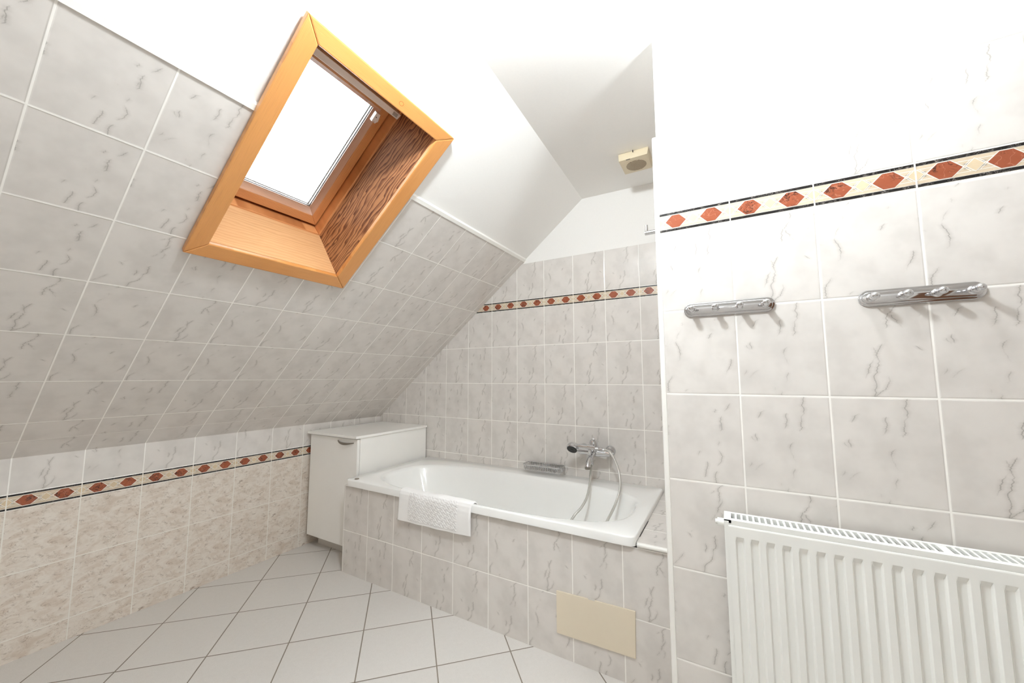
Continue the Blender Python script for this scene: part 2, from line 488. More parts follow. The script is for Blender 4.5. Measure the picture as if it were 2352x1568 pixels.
# white bead closing the top edge of the slope tiles
mb = MB()
for y0, y1 in ((YF, .531), (1.145, YB)):
    mb.hexa(S(STOP - .002, y0, PD), S(STOP + .022, y0, PD), S(STOP + .016, y0, .0025), S(STOP - .002, y0, .0035),
            S(STOP - .002, y1, PD), S(STOP + .022, y1, PD), S(STOP + .016, y1, .0025), S(STOP - .002, y1, .0035), MAT['trimwhite'])
tag(mb.build('trim_1'), 'white bead along the top edge of the slope tiles', 'trim', kind='structure')

# back wall, cut off by the slope
mb = MB()
B = lambda u, v: Vector((u, YB, v))
X0 = -2.0315
def bclip(poly): return clip(poly, -sa, ca, -sa * XL + ca * ZK + .0)
BZ1, BZ2, BT = 1.578, 1.641, 1.888
zr = 1.076
for z0, z1 in ((0, BZ1),):
    band(mb, bclip(rect(XL, XE + .02, z0, z1)), B, MAT['marble'], X0, PW, zr, PH)
band(mb, bclip(rect(XL, XE + .02, BZ2, BT)), B, MAT['marble'], X0, PW, BZ2, PH)
BP = lambda u, v: Vector((u, YB + .006, v))
pp = clip(rect(XL, XE + .02, BT, ZC + .12), -sa, ca, -sa * XL + ca * ZK + .02)
mb.face([BP(*p) for p in pp], MAT['plaster'])
mb.face([B(-1.25, BT), B(XE + .02, BT), BP(XE + .02, BT), BP(-1.25, BT)], MAT['trimwhite'])
wall_back = tag(mb.build('wall_back'), 'tiled gable wall behind the bath with a border and white plaster above', 'wall', kind='structure')
border('border_tiles', B, -2.2, XE + .01, BZ1, BZ2, X0, PW, wall_back, clipper=bclip)

# partition block with the radiator; its left end is the end of the bath niche
mb = MB()
Rr = lambda u, v: Vector((u, YR, v))
XC, RW, RH = .0295, .199, .2555
RZ1, RZ2, RT = 1.584, 1.648, 1.9085
z0r = 1.0705
band(mb, rect(XE, XR, 0, RZ1), Rr, MAT['marble'], XC, RW, z0r, RH)
band(mb, rect(XE, XR, RZ2, RT), Rr, MAT['marble'], XC, RW, RZ2, RH)
RP = lambda u, v: Vector((u, YR + .007, v))
mb.face([RP(*p) for p in rect(XE + .006, XR, RT, ZC + .12)], MAT['plaster'])
mb.face([Rr(XE, RT), Rr(XR, RT), RP(XR, RT), RP(XE, RT)], MAT['trimwhite'])
E_ = lambda u, v: Vector((XE, u, v))
band(mb, rect(YR, YB, 0, RZ1), E_, MAT['marble'], YB, PW, zr, PH)
band(mb, rect(YR, YB, RZ2, RT), E_, MAT['marble'], YB, PW, RZ2, PH)
band(mb, rect(YR, YB, RZ1, RZ2), E_, MAT['border_cream'], YB, PW, RZ1, PH)
mb.face([(XE + .006, YR + .007, RT), (XE + .006, YB + .01, RT), (XE + .006, YB + .01, ZC + .12), (XE + .006, YR + .007, ZC + .12)], MAT['plaster'])
mb.face([(XE, YR, RT), (XE, YB, RT), (XE + .006, YB, RT), (XE + .006, YR + .007, RT)], MAT['trimwhite'])
wall_right = tag(mb.build('wall_right'), 'tiled partition wall behind the radiator and the two hook rails', 'wall', kind='structure')
border('border_tiles', Rr, XE + .004, XR, RZ1, RZ2, XC, RW, wall_right)
border('border_tiles', E_, YR + .012, YB, RZ1, RZ2, YB, PW, wall_right, nrm=Vector((-1, 0, 0)))
# white corner bead down the end of the partition
mb = MB()
prof = [(XE + .010, YR + .001), (XE + .008, YR - .0035), (XE + .001, YR - .0045), (XE - .004, YR - .0035), (XE - .0065, YR + .001), (XE - .0055, YR + .006), (XE + .001, YR + .010)]
mb.grid([[Vector((x, y, z)) for x, y in prof] for z in (0.0, RT + .004)], MAT['trimwhite'], True)
mb.cap([Vector((x, y, RT + .004)) for x, y in prof], MAT['trimwhite'])
tag(mb.build('trim_2', smooth=True), 'white corner bead down the free end of the tiled partition', 'trim', kind='structure')

# ceiling and the walls the camera has at its back
mb = MB()
XCR = XL + SCEIL * ca + PD * sa
mb.face([(x, y, zceil(x, y)) for x, y in ((XCR - .12, YF), (XR + .02, YF), (XR + .02, YB + .03), (XCR - .12, YB + .03))], MAT['plaster'])
tag(mb.build('ceiling'), 'flat white plaster ceiling', 'ceiling', kind='structure')
mb = MB()
Fp = lambda u, v: Vector((u, YF, v))
band(mb, clip(rect(XL, XR, 0, 1.9), -sa, ca, -sa * XL + ca * ZK), Fp, MAT['marble'], 0, PW, zr, PH)
mb.face([Fp(*p) for p in clip(rect(XL, XR, 1.9, ZC + .12), -sa, ca, -sa * XL + ca * ZK + .02)], MAT['plaster'])
tag(mb.build('wall_front'), 'tiled wall behind the camera', 'wall', kind='structure')
door = thing('added_door', 'brown wooden door added behind the camera for the chrome to reflect', 'door', (1.42, YF, 0), kind='structure')  # unseen door, added to give the chrome brown reflections
mb = MB(); al = Vector((0, 0, 1)); 
dq = lambda x0, x1, z0, z1, y: [Vector((x0, y, z0)), Vector((x1, y, z0)), Vector((x1, y, z1)), Vector((x0, y, z1))]
mb.hexa(*dq(1.06, 1.78, .005, 1.98, YF + .03), *dq(1.06, 1.78, .005, 1.98, YF + .004), MAT['doorwood'], lambda p: (p.z, p.x)); mb.build('leaf', door, bevel=.002)
mb = MB()
for x0, x1, z1 in ((1.00, 1.06, 2.04), (1.78, 1.84, 2.04)): mb.box(x0, x1, YF + .001, YF + .04, 0, z1, MAT['trimwhite'])
mb.box(1.06, 1.78, YF + .001, YF + .04, 1.98, 2.04, MAT['trimwhite']); mb.build('door_frame', door)
mb = MB(); mb.tube([(1.12, YF + .031, 1.02), (1.12, YF + .08, 1.02), (1.24, YF + .085, 1.02)], .009, MAT['steel'], 12); mb.build('door_handle', door, smooth=True)
mb = MB()
Ep = lambda u, v: Vector((XR, u, v))
band(mb, rect(YF, YR + .01, 0, 1.9), Ep, MAT['marble'], 0, PW, zr, PH)
mb.face([Ep(*p) for p in rect(YF, YR + .01, 1.9, ZC + .12)], MAT['plaster'])
tag(mb.build('wall_far_right'), 'tiled wall to the right of the camera', 'wall', kind='structure')

# ------------------------------------------------------------------ skylight
win = thing('window_1', 'pine framed skylight in the sloping wall with plain white sky behind', 'skylight', S(1.63, .84), kind='structure')
def board(name, pts_in, pts_out, mat, along, origin, parent=None, bevel=.0025, label=None, off=None):
    """hexahedral board from two quads; along = grain direction"""
    mb = MB(); al = Vector(along).normalized(); o = Vector(origin)
    c = [Vector(p) for p in pts_in]; n = (c[1] - c[0]).cross(c[3] - c[0]).normalized(); ac = n.cross(al)
    off = random.random() * 3 if off is None else off
    f = lambda p: ((p - o).dot(al) + off, (p - o).dot(ac) + off)
    mb.hexa(*pts_in, *pts_out, mat, f)
    ob = mb.build(name, parent or win, bevel=bevel, smooth=False)
    if label: ob['label'] = label
    return ob
CT = .021
oS0, oS1, oY0, oY1 = 1.205, 2.058, .526, 1.139
iS0, iS1, iY0, iY1 = 1.264, 2.008, .580, 1.074
YD = Vector((0, 1, 0)); SD = Vector((ca, 0, sa))
def quad(d, *sy): return [S(s, y, d) for s, y in sy]
def casing(name, *sy, along, mat='casing'):
    board('casing_board', quad(CT, *sy), quad(.0005, *sy), MAT[mat], along, S(1.2, .5), bevel=.004, off=0.0 if mat != 'casing' else None)
casing('', (oS0, oY0), (oS1, oY0), (iS1, iY0), (iS0, iY0), along=SD)
casing('', (oS0, oY1), (oS1, oY1), (iS1, iY1), (iS0, iY1), along=SD)
casing('', (oS0, oY0), (oS0, oY1), (iS0, iY1), (iS0, iY0), along=YD)
casing('', (oS1, oY0), (oS1, oY1), (iS1, iY1), (iS1, iY0), along=YD, mat='casing_knot')
# reveal lining boards, opening narrows towards the window
rd = -.200
rS0, rS1, rY0, rY1 = 1.316, 2.0, .612, 1.040
th = .016
def reveal(a, b, sgn, mat, along, label=None):
    # a,b: (s,y) of inner casing corners; at depth rd the matching corners
    (s0, y0, s0d, y0d), (s1, y1, s1d, y1d) = a, b
    ds, dy = sgn
    q = [S(s0, y0, .001), S(s1, y1, .001), S(s1d, y1d, rd), S(s0d, y0d, rd)]
    q2 = [S(s0 + ds * th, y0 + dy * th, .001), S(s1 + ds * th, y1 + dy * th, .001), S(s1d + ds * th, y1d + dy * th, rd), S(s0d + ds * th, y0d + dy * th, rd)]
    board('reveal_board', q, q2, mat, along, S(1.2, .5), bevel=.0008, label=label)
reveal((iS0, iY0 - .02, rS0, rY0 - .02), (iS0, iY1 + .012, rS0, rY1 + .012), (-1, 0), MAT['reveal_plain'], YD, 'pale pine board lining the bottom of the opening')
reveal((iS0 - .012, iY1, rS0 - .012, rY1), (iS1 + .012, iY1, rS1 + .012, rY1), (0, 1), MAT['reveal_grain'], SD, 'dark board with bold grain lining the right side')
reveal((iS0, iY0, rS0, rY0), (iS1, iY0, rS1, rY0), (0, -1), MAT['reveal_grain'], SD)
reveal((iS1, iY0, rS1, rY0), (iS1, iY1, rS1, rY1), (1, 0), MAT['reveal_plain'], YD)
# fixed frame: a slightly proud strip beyond the reveal, then a dark gap, then the sash
def ring(name, d0, d1, o, i, mat, bevel=.002, chamfer=0.0, part='frame_rail'):
    os0, os1, oy0, oy1 = o; is0, is1, iy0, iy1 = i
    for sy, al in ((((os0, oy0), (os1, oy0), (is1, iy0), (is0, iy0)), SD), (((os0, oy1), (os1, oy1), (is1, iy1), (is0, iy1)), SD),
                   (((os0, oy0), (os0, oy1), (is0, iy1), (is0, iy0)), YD), (((os1, oy0), (os1, oy1), (is1, iy1), (is1, iy0)), YD)):
        board(part, quad(d0, *sy), quad(d1, *sy), mat, al, S(1.2, .5), bevel=bevel)
ring('frame', rd + .002, -.30, (rS0 - .03, rS1 + .03, rY0 - .03, rY1 + .03), (rS0 + .006, rS1 - .006, rY0 + .006, rY1 - .006), MAT['sashwood'], .003)
gS0, gS1, gY0, gY1 = 1.395, 1.918, .694, .982
aS0, aS1, aY0, aY1 = 1.374, 1.934, .672, .994
kS0, kS1, kY0, kY1 = 1.334, 1.985, .634, 1.029
mb = MB()
for sy, al in ((((rS0, rY0), (rS1, rY0), (kS1, kY0), (kS0, kY0)), SD), (((rS0, rY1), (rS1, rY1), (kS1, kY1), (kS0, kY1)), SD),
               (((rS0, rY0), (rS0, rY1), (kS0, kY1), (kS0, kY0)), YD), (((rS1, rY0), (rS1, rY1), (kS1, kY1), (kS1, kY0)), YD)):
    mb.hexa(*quad(-.272, *sy), *quad(-.29, *sy), MAT['gap'])
mb.build('seal', win)['label'] = 'black seal in the gap round the sash'
ring('sash', -.246, -.31, (kS0, kS1, kY0, kY1), (aS0, aS1, aY0, aY1), MAT['sashwood'], .0025, part='sash_rail')
# sloping glazing beads
for (o4, al) in ((((aS0, aY0), (aS1, aY0), (gS1, gY0), (gS0, gY0)), SD), (((aS0, aY1), (aS1, aY1), (gS1, gY1), (gS0, gY1)), SD),
                 (((aS0, aY0), (aS0, aY1), (gS0, gY1), (gS0, gY0)), YD), (((aS1, aY0), (aS1, aY1), (gS1, gY1), (gS1, gY0)), YD)):
    a, b, c, d = o4
    top = [S(*a, -.248), S(*b, -.248), S(*c, -.280), S(*d, -.280)]
    bot = [S(*a, -.285), S(*b, -.285), S(*c, -.2855), S(*d, -.2855)]
    board('glazing_bead', top, bot, MAT['bead'], al, S(1.2, .5), bevel=.0006)
# double glazing: two panes and a spacer with black seals
for d in (-.2866, -.3066):
    mb = MB(); sy = ((gS0 - .004, gY0 - .004), (gS1 + .004, gY0 - .004), (gS1 + .004, gY1 + .004), (gS0 - .004, gY1 + .004))
    mb.face(quad(d, *sy), MAT['glass'])
    mb.build('pane', win)
mb = MB()
def spacer(e0, e1, d0, d1, mat):
    o = (gS0 - e0, gS1 + e0, gY0 - e0, gY1 + e0); i = (gS0 + e1, gS1 - e1, gY0 + e1, gY1 - e1)
    for sy in (((o[0], o[2]), (o[1], o[2]), (i[1], i[2]), (i[0], i[2])), ((o[0], o[3]), (o[1], o[3]), (i[1], i[3]), (i[0], i[3])),
               ((o[0], o[2]), (o[0], o[3]), (i[0], i[3]), (i[0], i[2])), ((o[1], o[2]), (o[1], o[3]), (i[1], i[3]), (i[1], i[2]))):
        mb.hexa(*quad(d0, *sy), *quad(d1, *sy), mat)
spacer(.012, .001, -.2872, -.2895, MAT['gap'])
spacer(.012, .0005, -.2897, -.3035, MAT['alu'])
spacer(.012, .002, -.3037, -.306, MAT['gap'])
mb.build('spacer_bar', win)
# aluminium vent flap bar along the top and its type plate
bd = -.165
bar = [S(1.9545, rY0 + .01, bd), S(1.9775, rY0 + .01, bd), S(1.9765, 1.022, bd), S(1.9535, 1.019, bd)]
bar2 = [S(1.951, rY0 + .01, bd - .06), S(1.985, rY0 + .01, bd - .06), S(1.985, 1.01, bd - .06), S(1.951, 1.01, bd - .06)]
mb = MB(); mb.hexa(*bar, *bar2, MAT['alu']); vb = mb.build('vent_flap', win, bevel=.002)
vb['label'] = 'grey aluminium vent bar along the top of the sash'
mb = MB(); mb.hexa(*quad(bd + .0008, (1.958, .988), (1.972, .988), (1.972, 1.010), (1.958, 1.010)), *quad(bd - .001, (1.958, .988), (1.972, .988), (1.972, 1.010), (1.958, 1.010)), MAT['label'])
pl = mb.build('type_plate', vb); 
# small grey hinge plate at the top right corner of the sash
mb = MB()
mb.hexa(*quad(-.243, (1.875, .983), (1.916, .983), (1.916, 1.001), (1.888, 1.006)), *quad(-.262, (1.875, .983), (1.916, .983), (1.916, 1.001), (1.888, 1.006)), MAT['alu'])
mb.hexa(*quad(-.243, (1.875, .994), (1.888, 1.000), (1.888, 1.006), (1.875, 1.000)), *quad(-.255, (1.875, .994), (1.888, 1.000), (1.888, 1.006), (1.875, 1.000)), MAT['alu'])
hp = mb.build('hinge_plate', win, bevel=.001); hp['label'] = 'small grey metal hinge plate'
mb = MB(); mb.lathe(S(1.899, .991, -.243), S(0, 0, 1) - S(0, 0, 0), [(-.002, .0022), (.0008, .0022), (.0012, .0015)], MAT['gap'], 12); mb.build('screw', hp)

# ------------------------------------------------------------------ bath and its tiled surround
BX0, BX1, BY0, BY1, BZ = -1.978, -.325, 1.492, 2.2195, .527
sur = thing('bath_surround', 'tiled front and ledge boxing in the white bathtub', 'bath surround', (-1.1, YA, 0), kind='structure')
mb = MB()
A = lambda u, v: Vector((u, YA, v))
AT = .488
AX0 = -1.9939
AXL = -2.0
band(mb, rect(AXL, XE - .002, 0, AT), A, MAT['marble'], AX0, PW, .234, PH)
mb.face([(AXL, YA, 0), (AXL, YA + .03, 0), (AXL, YA + .03, AT), (AXL, YA, AT)], MAT['trimwhite'])
mb.face([(AXL, YA, AT), (XE - .002, YA, AT), (XE - .002, YA + .04, AT), (AXL, YA + .04, AT)], MAT['trimwhite'])
mb.build('front_panel', sur)
mb = MB()
LZ = .506
G = lambda u, v: Vector((u, v, LZ))
band(mb, rect(BX1 + .0005, XE - .002, YA - .002, YB - .002), G, MAT['marble'], BX1 - .05, PW, YA - .06, PW)
mb.build('ledge', sur)
mb = MB()
for k in range(8): pass
cpth = [(BX1 + .004, YA - .004, LZ - .006), (XE - .003, YA - .004, LZ - .006)]
mb.tube(cpth, .0085, MAT['trimwhite'], 12)
mb.build('edge_bead', sur, smooth=True)['label'] = 'white rounded bead along the front edge of the ledge'
mb = MB()
mb.box(BX1 + .0006, BX1 + .0030, 1.565, 1.745, LZ - .004, LZ + .0004, MAT['gap'])
mb.build('open_joint', sur)
# dark joint under the rim
mb = MB()
mb.box(-.9, BX1 + .002, YA - .0012, YA + .01, AT - .0005, AT + .0035, MAT['gap'])
mb.build('joint', sur)

tub = thing('bathtub', 'white enamel bathtub built in along the back wall', 'bathtub', (-1.13, 1.85, 0))
mb = MB()
NB = 96
cxb, cyb, hx, hy = -1.130, 1.803, .738, .287
def sup(t, ax, ay, n, cx=cxb, cyy=cyb):
    c, s = math.cos(t), math.sin(t)
    return cx + ax * math.copysign(abs(c) ** (2 / n), c), cyy + ay * math.copysign(abs(s) ** (2 / n), s)
ts = [2 * PI * (k + .5) / NB for k in range(NB)]
def outer(inset, z, r=.012):
    x0, x1, y0, y1 = BX0 + inset, BX1 - inset, BY0 + inset, BY1 - inset
    pts = []
    for t in ts:
        ix, iy = sup(t, hx, hy, 3.2)
        # shoot from the basin outline to the rectangle with a high-order superellipse
        X, Y = sup(t, (x1 - x0) / 2, (y1 - y0) / 2, 40, (x0 + x1) / 2, (y0 + y1) / 2)
        pts.append(Vector((X, Y, z)))
    return pts
rows = [outer(0, AT + .004), outer(0, BZ - .006), outer(.002, BZ - .002), outer(.006, BZ)]
def basin(ax, ay, n, z, dx=0): return [Vector((*sup(t, ax, ay, n, cxb + dx), z)) for t in ts]
rows += [basin(hx + .012, hy + .012, 3.3, BZ), basin(hx + .004, hy + .004, 3.2, BZ - .001), basin(hx - .004, hy - .004, 3.2, BZ - .006), basin(hx - .010, hy - .010, 3.2, BZ - .018)]
for q, (dz, kx, ky, sh, n) in enumerate([(.06, .028, .022, .004, 3.1), (.14, .062, .040, .012, 3.0), (.22, .10, .058, .022, 2.9), (.30, .15, .078, .036, 2.8), (.355, .19, .10, .046, 2.7), (.385, .24, .135, .052, 2.6), (.398, .32, .19, .056, 2.5)]):
    rows.append(basin(hx - kx, hy - ky, n, BZ - dz, sh))
mb.grid(rows, MAT['enamel'], True)
mb.cap(rows[-1], MAT['enamel'])
tb = mb.build('basin', tub, smooth=True, angle=60)
mb = MB(); mb.lathe((-.56, 1.80, BZ - .398), (0, 0, 1), [(0, .032), (.003, .032), (.004, .028), (.002, .02)], MAT['chrome'], 24); mb.build('drain', tub, smooth=True)
mb = MB(); mb.lathe((-1.917, 1.527, BZ - .001), (0, 0, 1), [(0, .0125), (.003, .0125), (.0045, .010), (.0035, .004)], MAT['rim_metal'], 20)
mb.build('rim_plug', tub, smooth=True)['label'] = 'small dark metal plug in the front left corner of the rim'

# cream panel on the apron
ap = thing('access_panel', 'blank cream access panel on the tiled front of the bath', 'panel', (-.492, YA, .1))
mb = MB()
q = [Vector((-.649, YA - .006, .091)), Vector((-.338, YA - .006, .098)), Vector((-.335, YA - .006, .262)), Vector((-.649, YA - .006, .253))]
mb.hexa(*q, *[p + Vector((0, .0055, 0)) for p in q], MAT['panel'])
mb.build('panel', ap, bevel=.0012)
mb = MB(); mb.box(-.515, -.488, YA - .0068, YA - .003, .2565, .2595, MAT['plinth']); mb.build('magnet_catch', ap)

# ------------------------------------------------------------------ bath mat hung over the rim
mat_o = MB()
tx0, tx1 = -1.525, -1.063
path = []
def seg(pts, n):
    for (a, b) in zip(pts[:-1], pts[1:]):
        for k in range(n): path.append((a[0] + (b[0] - a[0]) * k / n, a[1] + (b[1] - a[1]) * k / n))
# section (y, z): from inside the tub over the rim and down the apron
sec = [(1.556, BZ - .050), (1.546, BZ - .022), (1.540, BZ - .004), (1.531, BZ + .006), (1.516, BZ + .0095), (1.501, BZ + .0085), (1.488, BZ + .002), (1.4815, BZ - .012), (1.480, BZ - .035), (1.4805, BZ - .06), (1.483, BZ - .10), (1.485, BZ - .145)]
L_ = [0]
for a, b in zip(sec[:-1], sec[1:]): L_.append(L_[-1] + math.hypot(b[0] - a[0], b[1] - a[1]))
def at(l):
    for k in range(len(sec) - 1):
        if l <= L_[k + 1] or k == len(sec) - 2:
            f = (l - L_[k]) / (L_[k + 1] - L_[k]); a, b = sec[k], sec[k + 1]
            n = Vector((0, -(b[1] - a[1]), (b[0] - a[0]))); 
            if n.length == 0: n = Vector((0, -1, 0))
            n.normalize()
            return a[0] + f * (b[0] - a[0]), a[1] + f * (b[1] - a[1]), -n
NU, NV = 150, 120
LT = L_[-1]
def weave(u, v):
    """plaited bars in the middle field; u, v metres"""
    if u < .075 or u > .385 or v < LT - .150 or v > LT - .012: return 0.0
    c = .0165
    a = (u + v) / c; b = (u - v) / c
    i = math.floor(a)
    if (i % 2) == 0: fa, fb = a % 1, (b + .5 * (i // 2)) % 2 / 2
    else: fa, fb = b % 1, (a + .5) % 2 / 2
    e = min(fa, 1 - fa) * 2; g = min(fb, 1 - fb) * 4
    return .0032 * min(1, e * 1.6) * min(1, g * 1.5)
rowsT = []
for j in range(NV + 1):
    l = LT * j / NV
    y, z, n = at(l)
    row = []
    for i in range(NU + 1):
        f = i / NU
        x = tx0 + (tx1 - tx0) * f
        # cloth is slightly skewed and wavy, lower edge sags
        x += -.022 * (l / LT) ** 1.5 * (1 - f) * .6 - .010 * (l / LT) * f
        w = .0022 * math.sin(f * 9 + l * 30) + .0016 * math.sin(f * 23 + 1)
        e = min(f, 1 - f)
        hgt = weave((tx1 - tx0) * f, l) + w * min(1, l / .1)
        edge = .006 * (1 - min(1, e / .02)) ** 2
        p = Vector((x, y, z)) + n * (hgt - edge)
        p.z -= .003 * math.sin(f * 5) * (l / LT) 
        row.append(p)
    rowsT.append(row)
mat_o.grid(rowsT, MAT['terry'])
TH = .010
back = []
for j in range(NV + 1):
    y, z, n = at(LT * j / NV)
    back.append([Vector((rowsT[j][i].x, y, z)) - n * (TH * (1 if 0 < i < NU else .8)) for i in (0, NU // 4, NU // 2, 3 * NU // 4, NU)])
mat_o.grid(back, MAT['terry'])
for j in range(NV):
    for q, i in ((0, 0), (4, NU)):
        m1 = (rowsT[j][i] + back[j][q]) / 2; m2 = (rowsT[j + 1][i] + back[j + 1][q]) / 2
        mat_o.face([rowsT[j][i], rowsT[j + 1][i], back[j + 1][q], back[j][q]], MAT['terry'])
for j in (0, NV):
    ii = [0, NU // 4, NU // 2, 3 * NU // 4, NU]
    for q in range(4):
        mat_o.face(rowsT[j][ii[q]:ii[q + 1] + 1] + [back[j][q + 1], back[j][q]], MAT['terry'])
bm_ = mat_o.build('bath_mat', smooth=True, angle=70)
tag(bm_, 'white terry bath mat with a plaited pattern hung over the tub rim', 'bath mat')

# ------------------------------------------------------------------ cupboard in the corner
cab = thing('cabinet', 'white low cupboard standing between knee wall and bathtub', 'cabinet', (-2.25, 1.9, 0))
mb = MB()
mb.box(-2.492, -2.0335, 1.622, 2.214, .078, .738, MAT['laminate']); mb.build('body', cab, bevel=.001)
mb = MB(); mb.box(-2.0325, -2.0145, 1.622, 2.214, .078, .738, MAT['laminate']); mb.build('side_panel', cab, bevel=.001)
mb = MB(); mb.box(-2.505, -2.006, 1.582, 2.217, .7395, .7555, MAT['laminate']); mb.build('worktop', cab, bevel=.002)
mb = MB(); mb.box(-2.49, -2.016, 1.600, 1.6185, .080, .733, MAT['laminate']); door = mb.build('door', cab, bevel=.0015)
mb = MB(); mb.box(-2.47, -2.02, 1.672, 2.2, 0.0, .0775, MAT['plinth']); mb.build('plinth', cab)
mb = MB()
pts = []; n = 16
hx0, hx1 = -2.201, -2.050
rows = []
for k in range(n + 1):
    f = k / n; x = hx0 + (hx1 - hx0) * f
    bow = math.sin(PI * f)
    z = .7125 - .006 * f - .010 * bow + .004; y = 1.6 - .004 - .020 * bow ** .7
    hh = .0025 + .0055 * bow
    rows.append([Vector((x, y, z + hh * .6)), Vector((x, y + .004, z + hh)), Vector((x, y + .007, z)), Vector((x, y + .004, z - hh)), Vector((x, y, z - hh * .8))])
mb.grid(rows, MAT['steel'], True); mb.cap(rows[0], MAT['steel']); mb.cap(rows[-1][::-1], MAT['steel'])
mb.build('handle', door, smooth=True)['label'] = 'brushed metal bow handle'

# ------------------------------------------------------------------ bath mixer, hand shower, soap basket
YW = YB
mx = thing('bath_mixer', 'chrome bath mixer tap on the back wall above the tub', 'tap', (-.69, YW, .66))
my = 2.150
bz = .690
C = MAT['chrome']
mb = MB()
mb.lathe((-.780, my, bz), (1, 0, 0), [(0, .009), (.004, .0155), (.02, .0165), (.06, .0165), (.066, .0205), (.128, .0205), (.134, .0165), (.17, .0165), (.186, .0155), (.19, .009)], C, 28)
mb.build('body', mx, smooth=True)
for xx in (-.766, -.608):
    mb = MB(); mb.lathe((xx, YW - .001, bz + .004), (0, -1, 0), [(0, .031), (.006, .030), (.016, .024), (.022, .017), (.055, .015), (.07, .015)], C, 28); mb.build('wall_flange', mx, smooth=True)
mb = MB()   # cartridge dome
mb.lathe((-.682, my - .004, bz + .012), (0, -.15, 1), [(0, .024), (.03, .0245), (.045, .024), (.058, .019), (.066, .010), (.068, .002)], C, 28)
mb.build('cartridge_dome', mx, smooth=True)
mb = MB()   # lever: forward from the dome, turned up at the end
lv = [(-.682, my - .006, bz + .072), (-.676, my - .030, bz + .082), (-.668, my - .058, bz + .083), (-.660, my - .082, bz + .090)]
mb.tube(lv, [.010, .0085, .007, .0055], C, 14); mb.build('lever', mx, smooth=True)
mb = MB()   # spout
mb.tube([(-.683, my - .010, bz - .002), (-.684, my - .045, bz - .012), (-.685, my - .08, bz - .028), (-.686, my - .105, bz - .046), (-.686, my - .112, bz - .062)], [.019, .0165, .015, .0145, .0145], C, 18)
mb.build('spout', mx, smooth=True)
mb = MB(); mb.lathe((-.686, my - .112, bz - .058), (0, 0, -1), [(0, .0155), (.012, .0155), (.013, .012)], MAT['steel'], 20); mb.build('aerator', mx, smooth=True)
mb = MB(); mb.tube([(-.694, my - .008, bz - .015), (-.694, my - .012, bz - .055), (-.694, my - .012, bz - .07)], [.0115, .0105, .0095], C, 16); mb.build('hose_outlet', mx, smooth=True)
mb = MB()   # diverter knob on the spout
mb.tube([(-.687, my - .06, bz - .008), (-.687, my - .068, bz + .014)], .0055, C, 12)
mb.lathe((-.687, my - .066, bz + .012), (0, -.3, 1), [(0, .005), (.004, .0095), (.012, .0095), (.017, .006)], C, 18); mb.build('diverter', mx, smooth=True)
mb = MB()   # cradle for the hand shower
mb.tube([(-.682, my - .022, bz + .020), (-.682, my - .045, bz + .030)], .014, C, 16)
mb.lathe((-.704, my - .052, bz + .034), (1, 0, 0), [(0, .015), (.002, .0185), (.042, .0185), (.044, .015)], C, 24)
mb.build('cradle', mx, smooth=True)

hs = thing('hand_shower', 'chrome hand shower lying on the mixer cradle with its long hose', 'hand shower', (-.75, my - .05, bz))
hy_, hz_ = my - .052, bz + .034
mb = MB()
mb.tube([(-.772, hy_, hz_ + .002), (-.745, hy_, hz_ + .002), (-.715, hy_, hz_), (-.665, hy_, hz_ - .002), (-.640, hy_, hz_ - .003)], [.0135, .0145, .0150, .0125, .0105], C, 20)
mb.build('handle', hs, smooth=True)
mb = MB()
mb.lathe((-.790, hy_ - .020, hz_ - .014), (.05, .72, .69), [(0, .030), (.004, .0335), (.014, .034), (.024, .031), (.034, .024), (.041, .013), (.043, .002)], C, 28)
mb.tube([(-.782, hy_, hz_ + .003), (-.766, hy_, hz_ + .002)], [.02, .0145], C, 18)
mb.build('head', hs, smooth=True)
mb = MB(); mb.lathe((-.790, hy_ - .0205, hz_ - .0145), (-.05, -.72, -.69), [(0, .0295), (.003, .0285), (.0045, .02), (.003, .012), (.0055, .008)], MAT['black'], 24)
mb.build('spray_face', hs, smooth=True)['label'] = 'black spray face'
mb = MB(); mb.lathe((-.641, hy_, hz_ - .003), (1, 0, -.04), [(0, .011), (.003, .012), (.02, .012), (.024, .0085), (.034, .0075)], C, 18)
mb.build('hose_nut', hs, smooth=True)
def catmull(pts, n=10):
    P = [Vector(p) for p in pts]; P = [P[0] * 2 - P[1]] + P + [P[-1] * 2 - P[-2]]
    out = []
    for i in range(1, len(P) - 2):
        a, b, c, d = P[i - 1:i + 3]
        for k in range(n):
            t = k / n
            out.append(.5 * ((2 * b) + (c - a) * t + (2 * a - 5 * b + 4 * c - d) * t * t + (3 * b - a - 3 * c + d) * t ** 3))
    return out + [P[-2]]
hose = catmull([(-.618, hy_, hz_ - .004), (-.600, hy_ - .002, hz_ - .003), (-.577, 2.085, .714), (-.548, 2.068, .684), (-.521, 2.043, .636), (-.506, 2.015, .592), (-.501, 1.98, .548), (-.511, 1.94, .497), (-.524, 1.89, .457), (-.535, 1.845, .425), (-.57, 1.76, .30), (-.61, 1.72, .20), (-.66, 1.72, .1405),
                (-.715, 1.74, .145), (-.735, 1.78, .25), (-.722, 1.83, .375), (-.708, 1.88, .421), (-.686, 1.92, .450), (-.672, 1.97, .488), (-.674, 2.03, .540), (-.686, 2.09, .590), (-.694, my - .012, bz - .066)], 8)
mb = MB(); mb.tube(hose, .0065, MAT['greyhose'], 10); mb.build('hose', hs, smooth=True)

